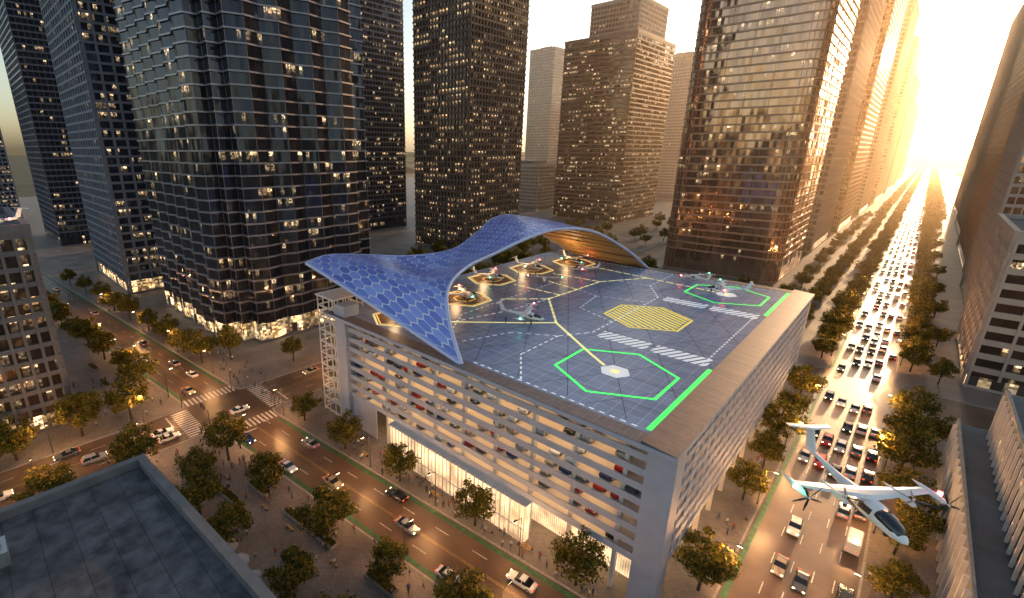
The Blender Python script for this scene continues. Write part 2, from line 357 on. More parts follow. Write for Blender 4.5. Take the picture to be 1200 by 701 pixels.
fr_b=pmat('bronze_cladding',(.45,.27,.17),.35,.4,.15,.3)
fr_k=pmat('dark_brown_cladding',(.2,.145,.115),.5,0,.15,.3)
fr_c=pmat('brown_stone_bands',(.20,.13,.10),.5,.1,.15,.3)
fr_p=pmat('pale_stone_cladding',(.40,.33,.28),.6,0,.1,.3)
T2=[(0,4),(4,4),(4,0),(70,0),(70,4),(74,4),(74,8),(78,8),(78,52),(74,52),(74,60),(0,60)]
tower(zig(T2,5.5,1.4),(-216,0,0),236,gn,fr_n,3.8,.5,.6,30,.05,.1,11,'dark glass office tower with faceted bays and pale floor bands',shop=True)
tower(rect(64,55),(-301,-8,0),300,gg,fr_g,3.7,1.0,.7,5.2,.9,.8,10,'slate blue stone office tower with deep square window grid',shop=True)
tower(rect(70,60),(-472,-10,0),260,gd,fr_d,3.8,1.0,.4,3,.2,.3,10,'dark glass tower with tight horizontal banding')
tower(rect(60,50),(-640,-64,0),120,gg,fr_g,3.7,1.0,.5,4,.6,.6,10,'slate grey office block down the avenue')
tower(rect(55,75),(-360,150,0),300,gd,fr_d,3.8,1.1,.4,3,.2,.3,10,'slim dark blue tower behind the faceted tower')
tower(rect(48,56),(-238,175,0),260,gb2,fr_k,3.7,1.0,.7,2.9,.6,.7,9,'dark brown office tower with dense lit window grid')
tower(rect(67,84),(-246,372,0),158,gb3,fr_c,3.8,1.1,.5,12,.2,.3,9,'brown banded office tower with stepped top')
tower(rect(44,60),(-230,386,158),30,gb3,fr_p,3.8,1.1,.5,3,.5,.4,2,'pale upper tier of stepped office tower',name='tower_top_tier')
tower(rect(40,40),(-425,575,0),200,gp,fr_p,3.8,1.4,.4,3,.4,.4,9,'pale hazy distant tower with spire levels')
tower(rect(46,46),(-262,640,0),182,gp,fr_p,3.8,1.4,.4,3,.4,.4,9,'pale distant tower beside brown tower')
tower(rect(60,60),(-345,400,0),48,gp,fr_p,3.8,1.4,.4,3,.4,.4,6,'low pale office block with flat roof',name='office_block')
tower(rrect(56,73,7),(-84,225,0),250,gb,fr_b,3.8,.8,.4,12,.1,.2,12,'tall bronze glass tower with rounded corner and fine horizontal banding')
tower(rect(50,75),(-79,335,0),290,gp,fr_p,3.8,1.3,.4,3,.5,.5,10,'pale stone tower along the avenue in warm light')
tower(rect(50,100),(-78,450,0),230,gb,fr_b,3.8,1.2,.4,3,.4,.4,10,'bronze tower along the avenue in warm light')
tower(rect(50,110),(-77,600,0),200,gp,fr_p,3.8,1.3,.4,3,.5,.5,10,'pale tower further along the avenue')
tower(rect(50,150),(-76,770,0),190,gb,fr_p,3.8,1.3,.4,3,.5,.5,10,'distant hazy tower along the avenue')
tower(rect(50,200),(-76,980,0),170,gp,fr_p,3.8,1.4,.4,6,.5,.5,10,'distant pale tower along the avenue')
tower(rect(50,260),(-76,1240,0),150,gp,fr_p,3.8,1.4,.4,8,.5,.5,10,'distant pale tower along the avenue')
tower(rect(60,50),(34.5,135,0),42,gb3,fr_p,4.0,1.6,.6,6,.6,.8,6,'beige mid-rise block with open framed storeys',name='office_block',shop=True)
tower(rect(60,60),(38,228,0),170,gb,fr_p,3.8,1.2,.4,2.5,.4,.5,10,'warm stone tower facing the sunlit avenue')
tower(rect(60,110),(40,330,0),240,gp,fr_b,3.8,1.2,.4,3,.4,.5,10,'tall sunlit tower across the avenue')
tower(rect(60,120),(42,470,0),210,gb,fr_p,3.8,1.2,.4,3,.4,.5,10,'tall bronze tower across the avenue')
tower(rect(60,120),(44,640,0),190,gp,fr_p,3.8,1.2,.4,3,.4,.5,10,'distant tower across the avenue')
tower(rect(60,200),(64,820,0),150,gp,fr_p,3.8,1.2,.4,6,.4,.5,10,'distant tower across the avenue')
tower(rect(45,64),(-167,-112,0),50,gb2,fr_s,3.6,1.1,.6,2.6,.6,.7,7,'dark stone office block with lit window grid',name='office_block',shop=True)
tower([(0,0),(60,0),(60,74.5),(0,70.5)],(-52,-118,0),24,gb2,fr_r,4,1.2,.4,3,.4,.4,7,'low office block with dark textured roof and raised parapet',name='office_block',crown=2.1,roof='roofdark')
e=obj('stepped_office_block',None,loc=(29.5,-30,0),label='granite office block with stepped terraces and vertical fins',category='building')
w=MB(); w.prism(rect(70,108),.05,11,'granite','roofgrey'); obj('wall',w.mesh('wall'),e)
w=MB(); w.prism([(4.5,4),(69,4),(69,106),(4.5,106)],11.003,20,'granite','roofgrey'); obj('wall',w.mesh('wall'),e)
w=MB(); w.box(4.3,4.8,4,106,20,21,'granite'); obj('parapet',w.mesh('parapet'),e)
w=MB(); w.box(0,.4,0,108,11.003,12,'granite'); obj('parapet',w.mesh('parapet'),e)
w=MB(); 
for k in range(34): w.box(-.55,-.003,1+k*3.15,1.5+k*3.15,.13,11.6,'conc2'); w.box(3.9,4.25,5+k*2.98,5.4+k*2.98,11.05,20.4,'conc2')
obj('facade_fin',w.mesh('facade_fin'),e,kind='stuff')
w=MB()
for k in range(33): w.box(-.06,-.002,1.7+k*3.15,3.9+k*3.15,1,10,gb2); w.box(4.42,4.497,5.6+k*2.98,7.8+k*2.98,12,19.3,gb2)
obj('window',w.mesh('window'),e,kind='stuff')
for x,y in((22,20),(34,48),(22,70),(44,90),(50,30)):
    w=MB(); w.box(x-2,x+2,y-1.4,y+1.4,20.003,21.8,'steel'); w.tube((x-.8,y,21.8),(x-.8,y,22.1),.7,.7,'metal',12); w.tube((x+.9,y,21.8),(x+.9,y,22.1),.7,.7,'metal',12); obj('roof_fan_unit',w.mesh('roof_fan_unit'),e)

# ---------------------------------------------------------------- parking garage
GX0=-76; GY1=97.5; LV=[8.4+2.36*k for k in range(8)]
G=obj('parking_garage',None,loc=(0,0,0),label='grey concrete multi-storey parking garage with lit open decks and rooftop vertiport',category='parking garage')
for z in LV:
    s=MB(); s.box(GX0+.3,-.3,.3,GY1-.3,z-.24,z,'ceil'); obj('floor_slab',s.mesh('floor_slab'),G)
for z in LV:
    z0=z-.36;z1=z+.74
    s=MB(); s.box(-72.2,-3.8,0,.22,z0,z1,'conc'); obj('parapet',s.mesh('parapet'),G)
    s=MB(); s.box(-.22,0,3.4,94,z0,z1,'conc'); obj('parapet',s.mesh('parapet'),G)
    s=MB(); s.box(GX0,GX0+.22,3.4,94,z0,z1,'conc'); obj('parapet',s.mesh('parapet'),G)
    s=MB(); s.box(-72.2,-3.8,GY1-.22,GY1,z0,z1,'conc'); obj('parapet',s.mesh('parapet'),G)
for bx in ((-3.8,0,0,3.4,.1,27.2,'conc'),(-4,0,94,GY1,.1,27.2,'conc'),(GX0,-72,94,GY1,.1,27.2,'conc'),(GX0,-72.2,-.7,3.4,.1,30.5,'conc'),
  (-72,-63,.26,.5,.13,8.1,'conc'),(-30,-12,34,34.4,.13,27.1,'ceil'),(-70,-6,42,42.3,.13,27.1,'ceil')):
    s=MB(); s.box(*bx); obj('wall',s.mesh('wall'),G)
s=MB()
for k in range(9):
    x=-67.5+k*7.6; s.box(x-.3,x+.3,.9,1.7,.13,27.2,'conc2')
    for y in (17,33): s.box(x-.3,x+.3,y,y+.6,.13,27.2,'conc2')
for k in range(12): y=7+k*7.6; s.box(-1.6,-.9,y-.3,y+.3,.13,27.2,'conc2')
obj('column',s.mesh('column'),G,kind='stuff')
s=MB()
for k in range(29):
    y=4.2+k*3.2; s.box(-.3,.03,y-.18,y+.18,7.9,27.2,'conc')
obj('facade_fin',s.mesh('facade_fin'),G,kind='stuff')
for z in LV[1:]+[27.5]:
    for y in (1.9,9,24):
        s=MB(); s.box(-70,-8,y,y+.2,z-.32,z-.26,'strip'); obj('ceiling_lamp',s.mesh('ceiling_lamp'),G)
    s=MB(); s.box(-2.6,-2.4,6,92,z-.32,z-.26,'strip'); obj('ceiling_lamp',s.mesh('ceiling_lamp'),G)
for bx in ((-70,-4,2.0,2.3,7.8,7.9,'strip'),(-2.2,-2,5,92,7.8,7.9,'strip')):
    s=MB(); s.box(*bx); obj('ceiling_lamp',s.mesh('ceiling_lamp'),G)
s=MB(); s.box(GX0,0,.3,GY1,7.95,8.03,'ceil'); obj('ceiling',s.mesh('ceiling'),G)
for bx in((-63,-4,4.5,4.7,.13,7.9,'lobby'),(-4.7,-4.5,4.7,92,.13,7.9,'lobby')):
    s=MB(); s.box(*bx); obj('shopfront',s.mesh('shopfront'),G)
s=MB(); s.box(-56,-21,-1.5,.15,.13,7.9,'lobby'); lob=obj('lobby_glass',s.mesh('lobby_glass'),G)
s=MB()
for k in range(36): x=-56+k; s.box(x-.05,x+.05,-1.72,-1.503,.13,8.2,'conc2')
s.box(-56.3,-20.7,-1.9,-.003,7.95,8.03,'conc2'); s.box(-56,-21,-1.75,-1.51,3.0,3.12,'conc2')
obj('mullion',s.mesh('mullion'),lob,kind='stuff')
s=MB(); s.box(-80,.3,-1.6,98.5,27.2,27.9,'conc'); rd=obj('roof_deck',s.mesh('roof_deck'),G)
DY0=1.4; DX=-4.3
s=MB(); s.face([(-79.8,DY0,27.93),(DX,DY0,27.93),(DX,95,27.93),(-79.8,95,27.93)],'deck'); obj('deck_tiling',s.mesh('deck_tiling'),rd)
s=MB(); s.face([(DX,-1.5,28.35),(.25,-1.5,27.95),(.25,98.4,27.95),(DX,98.4,28.35)],'copper')
s.face([(DX,-1.5,28.35),(DX,98.4,28.35),(DX,98.4,27.9),(DX,-1.5,27.9)],'copper'); obj('metal_edge_roofing',s.mesh('metal_edge_roofing'),rd)
s=MB(); s.face([(-79.9,-1.5,27.96),(DX-.01,-1.5,27.96),(DX-.01,DY0-.02,28.02),(-79.9,DY0-.02,28.02)],'copper2'); obj('metal_edge_roofing',s.mesh('metal_edge_roofing'),rd)
s=MB(); s.face([(-79.9,95.02,28.0),(DX-.01,95.02,28.0),(DX-.01,98.4,27.96),(-79.9,98.4,27.96)],'copper2'); obj('metal_edge_roofing',s.mesh('metal_edge_roofing'),rd)
Z=27.95
def hexpts(cx,cy,r,a0=90): return [(cx+r*math.cos(math.radians(a0+60*k)),cy+r*math.sin(math.radians(a0+60*k))) for k in range(6)]
def hexring(b,cx,cy,r,w,z,mat,a0=90):
    A=hexpts(cx,cy,r,a0);B=hexpts(cx,cy,r-w,a0)
    for k in range(6):
        j=(k+1)%6; b.face([(*B[k],z),(*B[j],z),(*A[j],z),(*A[k],z)][::-1],mat)
for cy,y0,y1 in((16.5,2.4,28.8),(81.5,68.8,94.8)):
    s=MB(); hexring(s,-16.3,cy,10.3,.55,Z,'green'); s.face([(*p,Z) for p in hexpts(-16.3,cy,2.6,60)],'whiteline'); s.face([(*p,Z+.01) for p in hexpts(-16.3,cy,.9,60)],'yelline')
    obj('green_landing_marking',s.mesh('green_landing_marking'),rd,kind='stuff')
    s=MB(); strip(s,(-4.9,y0),(-4.9,y1),.75,Z,'green'); obj('green_edge_line',s.mesh('green_edge_line'),rd)
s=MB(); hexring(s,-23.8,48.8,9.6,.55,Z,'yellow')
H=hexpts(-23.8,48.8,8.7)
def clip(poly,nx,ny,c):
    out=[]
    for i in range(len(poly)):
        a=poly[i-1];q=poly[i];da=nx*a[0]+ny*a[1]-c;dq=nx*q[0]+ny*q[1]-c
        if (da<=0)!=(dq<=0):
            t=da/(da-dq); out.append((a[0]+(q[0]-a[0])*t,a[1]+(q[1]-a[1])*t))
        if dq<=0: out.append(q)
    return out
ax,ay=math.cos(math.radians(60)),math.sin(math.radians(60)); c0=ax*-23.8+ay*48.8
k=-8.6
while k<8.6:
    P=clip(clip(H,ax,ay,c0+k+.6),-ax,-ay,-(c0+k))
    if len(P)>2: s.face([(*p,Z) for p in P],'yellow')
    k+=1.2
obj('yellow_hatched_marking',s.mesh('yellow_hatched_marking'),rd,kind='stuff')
for x0,x1,y0,y1 in((-26.5,-16.6,29.4,33.6),(-15.6,-5.8,29.4,33.6),(-26.5,-16.6,64.2,68.4),(-15.6,-5.8,64.2,68.4)):
    s=MB(); Rp=[(x0,y0),(x1,y0),(x1,y1),(x0,y1)]; k=x0-5
    while k<x1+5:
        P=clip(clip(Rp,1,-.5,k+.85-.5*y0),-1,.5,-(k-.5*y0))
        if len(P)>2: s.face([(*p,Z) for p in P],'whiteline')
        k+=1.35
    obj('white_stripe_marking',s.mesh('white_stripe_marking'),rd,kind='stuff')
s=MB()
def poly(pts,w,mat,dash=None):
    for a,q in zip(pts,pts[1:]):
        if dash: dashes(s,a,q,w,Z+.004,mat,*dash)
        else: strip(s,a,q,w,Z+.004,mat)
pads=[(-63.5,9),(-63,30),(-70,50),(-69,69),(-64,87)]
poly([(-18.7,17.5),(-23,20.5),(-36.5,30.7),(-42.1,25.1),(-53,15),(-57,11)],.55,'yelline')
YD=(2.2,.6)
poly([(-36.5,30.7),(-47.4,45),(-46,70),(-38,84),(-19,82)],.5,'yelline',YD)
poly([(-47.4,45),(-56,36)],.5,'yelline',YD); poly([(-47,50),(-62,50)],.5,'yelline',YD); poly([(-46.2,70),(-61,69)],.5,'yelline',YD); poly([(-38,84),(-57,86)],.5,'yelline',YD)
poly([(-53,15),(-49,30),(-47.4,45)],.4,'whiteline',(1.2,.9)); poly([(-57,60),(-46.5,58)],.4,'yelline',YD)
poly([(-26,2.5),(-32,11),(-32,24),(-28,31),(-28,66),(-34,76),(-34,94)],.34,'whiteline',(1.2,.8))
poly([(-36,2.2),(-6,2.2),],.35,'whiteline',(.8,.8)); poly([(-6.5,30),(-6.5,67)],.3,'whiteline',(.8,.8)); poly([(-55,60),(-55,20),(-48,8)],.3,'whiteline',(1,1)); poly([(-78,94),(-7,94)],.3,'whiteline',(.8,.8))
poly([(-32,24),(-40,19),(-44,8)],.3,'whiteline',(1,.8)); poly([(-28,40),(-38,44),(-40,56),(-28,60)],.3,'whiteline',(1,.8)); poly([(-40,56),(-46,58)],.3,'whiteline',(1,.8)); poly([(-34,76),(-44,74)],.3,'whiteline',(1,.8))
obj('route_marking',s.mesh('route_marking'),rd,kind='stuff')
s=MB(); z2=Z-.01
for k in range(12):
    y=8+k*8.1; strip(s,(-79,y),(-4.8,y),.10,z2,'darkline')
for k in range(-8,12):
    x=-80+k*9.35
    P0=[(x,2.95),(x+.14,2.95),(x+.14+53,94.9),(x+53,94.9)]; Q=clip(clip(P0,1,0,-4.7),-1,0,79.7)
    if len(Q)>2: s.face([(*p,z2+.004) for p in Q],'darkline')
    P0=[(x+53,2.95),(x+53.14,2.95),(x+.14,94.9),(x,94.9)]; Q=clip(clip(P0,1,0,-4.7),-1,0,79.7)
    if len(Q)>2: s.face([(*p,z2+.006) for p in Q],'darkline')
obj('deck_joint',s.mesh('deck_joint'),rd,kind='stuff')
for i,(x,y) in enumerate(pads):
    s=MB(); s.face([(*p,Z+.012) for p in hexpts(0,0,6.4)],'pad'); hexring(s,0,0,7.2,.5,Z+.016,'yelline'); hexring(s,0,0,6.3,.25,Z+.018,'padglow'); hexring(s,0,0,3,.25,Z+.017,'padglow')
    obj('landing_pad',s.mesh('landing_pad'),rd,loc=(x,y,0))
    l=bpy.data.lights.new('pad_light','POINT'); l.energy=1100; l.color=(1,.6,.28); l.shadow_soft_size=1.2
    lo=bpy.data.objects.new('pad_light',l); lo.location=(x-3,y,31.5); COL.objects.link(lo)
ST=obj('stair_tower',None,loc=(-83.5,-.5,0),label='glazed white steel stair tower at the garage corner',category='stair tower')
s=MB()
for x in(0,2.4,4.9,7.2):
    for y in(0,4,8): s.box(x-.12,x+.12,y-.12,y+.12,.13,31,'conc2')
for k in range(10):
    z=3.1*k+.6; s.box(-.15,7.35,-.16,.16,z,z+.25,'conc2'); s.box(-.15,7.35,7.84,8.16,z,z+.25,'conc2'); s.box(-.16,.16,.2,7.8,z,z+.25,'conc2')
s.box(-.4,7.4,-.4,8.4,31,31.4,'conc2')
obj('steel_frame',s.mesh('steel_frame'),ST)
s=MB()
for k in range(18):
    z=.6+k*1.55; y=1 if k%2 else 2.4; x0,x1=(.6,6.6) if k%2 else (6.6,.6)
    s.loft([[(x0,y-.5,z),(x0,y+.5,z),(x0,y+.5,z+.25),(x0,y-.5,z+.25)],[(x1,y-.5,z+1.55),(x1,y+.5,z+1.55),(x1,y+.5,z+1.8),(x1,y-.5,z+1.8)]],'conc2')
    s.box(min(x1,6.6)-.5,x1+.5,.4,3,z+1.45,z+1.6,'conc2')
obj('stair_flight',s.mesh('stair_flight'),ST,kind='stuff')
for k in range(9):
    s=MB(); s.box(1,6.5,5,5.1,3.1*k+3.2,3.1*k+3.28,'strip'); obj('lamp',s.mesh('lamp'),ST)

# ---------------------------------------------------------------- canopy
def cr(pts,t):
    n=len(pts)-1; f=t*n; i=min(int(f),n-1); u=f-i
    P=lambda k:Vector(pts[max(0,min(n,k))])
    a,b_,c,d=P(i-1),P(i),P(i+1),P(i+2)
    return .5*((2*b_)+(c-a)*u+(2*a-5*b_+4*c-d)*u*u+(3*b_-a-3*c+d)*u**3)
RIM=[(-37,0,28),(-43,3,34),(-48,8,38.3),(-52,18,40.2),(-54.5,31,41.0),(-55,45,42.8),(-54.5,60,43.6),(-52,76,41.2),(-47,89,34.5),(-43,97,28)]
BCK=[(-83,-3,39.5),(-86,5,39.6),(-84,14,38.6),(-78,25,37.6),(-74,37,38.2),(-76,50,41.2),(-81,64,43.6),(-81,77,43.0),(-77,89,35.5),(-70,98,28.6)]
def can(u,v):
    a=cr(RIM,v);c=cr(BCK,v); p=a.lerp(c,u); S_=math.sin(math.pi*u)
    p.z+=1.2*S_*math.exp(-((v-.12)/.10)**2)-2.6*S_*math.exp(-((v-.33)/.09)**2)+1.0*S_*math.exp(-((v-.62)/.14)**2)
    return p
C=obj('solar_canopy',None,loc=(-60,45,28),label='undulating blue hexagon-panelled canopy arching over the rooftop pads',category='canopy')
O=Vector((-60,45,28))
NU,NV=24,80
s=MB()
grid=[[can(i/NU,j/NV)-O for i in range(NU+1)] for j in range(NV+1)]
def nrm(u,v):
    e=.004; du=can(min(1,u+e),v)-can(max(0,u-e),v); dv=can(u,min(1,v+e))-can(u,max(0,v-e)); k=du.cross(dv)
    if k.length<1e-9: return Vector((0,0,1))
    k.normalize(); return k if k.z>0 else -k
for j in range(NV+1):
    for i in range(NU+1): s.v.append(tuple(grid[j][i]-nrm(i/NU,j/NV)*.45))
for j in range(NV):
    for i in range(NU): a=j*(NU+1)+i; s.f.append((a,a+1,a+NU+2,a+NU+1)); s.m.append(s.mi('wood'))
obj('timber_soffit',s.mesh('timber_soffit',True),C)
s=MB()
for k in range(1,40):
    v=k/40; path=[can(i/16,v)-nrm(i/16,v)*.62-O for i in range(17)]
    for a,q in zip(path,path[1:]): s.tube(a,q,.16,.16,'wood',5,False)
obj('soffit_rib',s.mesh('soffit_rib'),C,kind='stuff')
s=MB()
for j in range(NV+1):
    for i in range(NU+1): s.v.append(tuple(grid[j][i]))
for j in range(NV):
    for i in range(NU): a=j*(NU+1)+i; s.f.append((a,a+1,a+NU+2,a+NU+1)); s.m.append(s.mi('skin'))
obj('support_skin',s.mesh('support_skin',True),C)
s=MB()
for path in ([can(0,j/90) for j in range(91)],[can(1,j/90) for j in range(91)],[can(i/30,0) for i in range(31)],[can(i/30,1) for i in range(31)]):
    for a,q in zip(path,path[1:]): s.tube(a-O-Vector((0,0,.2)),q-O-Vector((0,0,.2)),.4,.4,'rimw',8,False)
obj('edge_beam',s.mesh('edge_beam',True),C)
s=MB(); cs=1.75; LU=34.0; LVv=112.0
ny=int(LVv/(cs*1.5))+1; nx=int(LU/(cs*math.sqrt(3)))+2
for r in range(ny+1):
    for c in range(nx+1):
        cx=(c+.5*(r%2))*cs*math.sqrt(3); cy=r*cs*1.5
        P=[(cx+cs*.885*math.cos(math.radians(30+60*k)),cy+cs*.885*math.sin(math.radians(30+60*k))) for k in range(6)]
        P=clip(clip(clip(clip(P,1,0,LU-.1),-1,0,-.1),0,1,LVv-.1),0,-1,-.1)
        if len(P)<3: continue
        pts=[]
        cu,cv=sum(p[0] for p in P)/len(P)/LU,sum(p[1] for p in P)/len(P)/LVv
        nn=nrm(cu,cv)
        for p in P: pts.append(can(p[0]/LU,p[1]/LVv)-O+nn*.12)
        ctr=can(cu,cv)-O+nn*.16
        i0=len(s.v); s.v+=[tuple(p) for p in pts]+[tuple(ctr)]; m=len(pts)
        for k in range(m): s.f.append((i0+k,i0+(k+1)%m,i0+m)); s.m.append(s.mi('hex'))
obj('hexagonal_panel',s.mesh('hexagonal_panel'),C,kind='stuff')

# ---------------------------------------------------------------- trees
def tree_mesh(seed,H=9.5,cw=4.0):
    rnd=random.Random(seed); t=MB(); t.tube((0,0,0),(0.1,0,H*.3),.24,.17,'bark',8)
    t.tube((.1,0,H*.3),(.0,.1,H*.8),.17,.05,'bark',7)
    cl=[]
    for k in range(7):
        a=2*math.pi*k/7+rnd.uniform(-.3,.3); z0=H*rnd.uniform(.26,.45); r=cw*rnd.uniform(.55,.85); z1=z0+H*rnd.uniform(.15,.3)
        q=Vector((math.cos(a)*r,math.sin(a)*r,z1)); t.tube((.08,.02,z0),q,.1,.03,'bark',5); cl.append(q)
    for k in range(36):
        while True:
            p=Vector((rnd.uniform(-1,1),rnd.uniform(-1,1),rnd.uniform(-1,1)))
            if .3<p.length<1: break
        cl.append(Vector((p.x*cw*.85,p.y*cw*.85,H*.62+p.z*H*.33)))
    lf=MB()
    for c in cl:
        rr=rnd.uniform(.8,1.5)
        for k in range(70):
            d=Vector((rnd.gauss(0,1),rnd.gauss(0,1),rnd.gauss(0,1))).normalized()*rr*rnd.uniform(.5,1.08); d.z*=.75
            p=c+d; n=(d.normalized()+Vector((rnd.uniform(-.8,.8),rnd.uniform(-.8,.8),rnd.uniform(-.4,1)))).normalized()
            a=n.orthogonal().normalized(); a.rotate(Matrix.Rotation(rnd.uniform(0,6.28),3,n)); bb=n.cross(a); sz=rnd.uniform(.18,.34)
            lf.face([p+a*sz,p+bb*sz*.6,p-a*sz,p-bb*sz*.6],'leaf')
    return t.mesh('trunk'),lf.mesh('crown')
TV=[tree_mesh(s,h,w) for s,h,w in((1,9.5,3.9),(2,10.5,4.3),(3,8.8,4.0),(4,9.4,3.5))]
def tree(x,y,sc=None,z=.13,label='leafy street tree on the pavement'):
    t,c=random.choice(TV); sc=sc or U(.85,1.25)
    e=bpy.data.objects.new('street_tree',None); COL.objects.link(e); e.location=(x,y,z); e.rotation_euler=(0,0,U(0,6.28)); e.scale=(sc,sc,sc*U(.9,1.08))
    e['label']=label;e['category']='tree';e['group']='trees lining the streets'
    obj('trunk',t,e);obj('crown',c,e)
for x in(-65,-48,-29.5,-10.5): tree(x,NK(x)+1.5,1.02)
tree(-82,-7.5,.85)
for x,y in((-79.5,-27.5),(-63.2,-26.4),(-45.8,-24.1),(-31.2,-22.8),(-18,-20.5),(-66.7,-38),(-39.3,-34.3),(-86.7,-42.7),(-112,-38),(-113,-48),(-91.5,-56),(-55,-37),(-28,-36),
  (-127.6,-31.9),(-134.8,-13),(-131.3,-5.2),(-116,8.4),(-146,-31.5),(-160,-34),(-175,-35.5),(-190,-37),(-205,-38.5),(-222,-40),(-240,-41.5),(-260,-44),
  (-148,-14),(-162,-15),(-178,-16.3),(-196,-18),(-214,-19.4),(-232,-20),(-252,-22.5),(-275,-25),(-120,-46),(-75,-35),(-112,-60),(-91,-70),(-112,-74),(-84,-60),
  (-91,10),(-91,28),(-91,46),(-91,64),(-112,24),(-112,40),(-112,58),(-112,76),(-86,20),(-112,95)): tree(x,y)
y=10;k=0
while y<560:
    if not 103<y<124:
        tree(3.0+U(-.4,.4),y+U(-1.5,1.5)) if y>30 else (tree(3.2,y) if y<20 else None)
        tree(23.8+U(-.4,.4),y+4+U(-1.5,1.5))
        if k%3==0 and y>20: tree(29.0+U(-.5,.5) if y>85 else 26.2,y-2+U(-2,2),.85)
        if y>125: tree(-8+U(-1,1),y+5+U(-2,2),.9)
        if y>125 and k%2==0: tree(-18+U(-2,2),y+U(-2,2),.95)
    y+=13.5 if y<250 else 17; k+=1
for k in range(28): tree(U(-92,-24),U(128,215),U(.8,1.2))
for k in range(50): tree(U(-190,-118),U(66,165) if k%2 else U(165,330),U(.9,1.3))
for k in range(20): tree(U(-150,-92),U(230,420),U(.9,1.3))
for x,y in((-30,103.5),(-50,103.5),(-70,103.5),(-14,124),(-34,124),(-54,124),(-74,124)): tree(x,y)
# far rows of avenue trees, one mass
s=MB(); rn=random.Random(11)
y=575
while y<2400:
    for x0 in(2.6,24.2,-9,32):
        x=x0+rn.uniform(-1,1); yy=y+rn.uniform(-3,3); s.tube((x,yy,.1),(x,yy,5),.3,.2,'bark',5)
        for k in range(70 if y<1200 else 40):
            d=Vector((rn.gauss(0,1),rn.gauss(0,1),rn.gauss(0,1))).normalized()*rn.uniform(.6,1); p=Vector((x+d.x*4.4,yy+d.y*4.4,6.5+d.z*3.8)); n=(d+Vector((rn.uniform(-.6,.6),rn.uniform(-.6,.6),rn.uniform(-.3,.8)))).normalized(); a=n.orthogonal().normalized();c=n.cross(a);z=rn.uniform(.7,1.3)
            s.face([p+a*z,p+c*z*.8,p-a*z,p-c*z*.8],'leaf')
    y+=17
obj('distant_avenue_trees',s.mesh('distant_avenue_trees'),kind='stuff',label='far rows of avenue trees merging towards the horizon')
s=MB(); nx,ny=110,90
for j in range(ny):
    for i in range(nx):
        x=-4000+i*75; y=950+j*60
        inside=(-905<x<405 and y<1560) or (-30<x<60 and y<2600)
        z=noise.noise(Vector((x*.004,y*.004,0)))*14+noise.noise(Vector((x*.03,y*.03,3)))*12+14+U(-3,3)
        if y>2600: z+=22
        s.v.append((x+U(-12,12),y+U(-12,12),-3 if inside else z))
for j in range(ny-1):
    for i in range(nx-1): a=j*nx+i; s.f.append((a,a+1,a+nx+1,a+nx)); s.m.append(s.mi('wood_far'))
obj('woodland',s.mesh('woodland'),kind='stuff',label='distant dark green woodland reaching the horizon')

# ---------------------------------------------------------------- cars
def sec(x,zb,zt,w,r=.12): return [(x,-w,zb+r*.6),(x,-w+r,zb),(x,w-r,zb),(x,w,zb+r*.6),(x,w,zt-r*1.4),(x,w-r*1.3,zt),(x,-w+r*1.3,zt),(x,-w,zt-r*1.4)]
def car_parts(kind):
    if kind=='sedan': L,W_=4.7,.92; prof=[(2.35,.35,.58,.72),(2.2,.25,.72,.86),(1.3,.2,.88,.92),(.7,.2,.95,.92),(-1.3,.2,1.0,.92),(-2.1,.24,.98,.88),(-2.35,.38,.82,.78)]; cab=[(.95,.93,.02,.8),(.2,.93,.46,.68),(-.9,.95,.47,.68),(-1.75,.97,.03,.76)]
    elif kind=='suv': L,W_=4.7,.96; prof=[(2.35,.4,.75,.78),(2.2,.3,.95,.92),(1.4,.25,1.05,.96),(.7,.25,1.1,.96),(-1.9,.25,1.12,.96),(-2.3,.3,1.08,.92),(-2.38,.42,.95,.86)]; cab=[(.95,1.07,.02,.84),(.35,1.08,.58,.74),(-1.7,1.1,.6,.74),(-2.25,1.07,.05,.82)]
    else: L,W_=5.8,1.02; prof=[(2.9,.4,.9,.85),(2.7,.3,1.15,1.0),(2.0,.28,1.35,1.02),(1.75,.28,2.25,1.0),(-2.8,.28,2.35,1.0),(-2.9,.35,2.3,.96)]; cab=[(2.15,1.3,.05,.88),(1.95,1.32,.55,.86),(1.72,1.32,.85,.9),(1.6,1.32,.85,.9)]
    body=[sec(x,zb,zt,w) for x,zb,zt,w in prof]
    glass=[]
    for x,z,h,w in cab:
        wb=W_*.93 if h>.1 else w
        glass.append([(x,-wb,z-.03),(x,wb,z-.03),(x,w,z+h),(x,-w,z+h)])
    return L,W_,body,glass,cab,kind
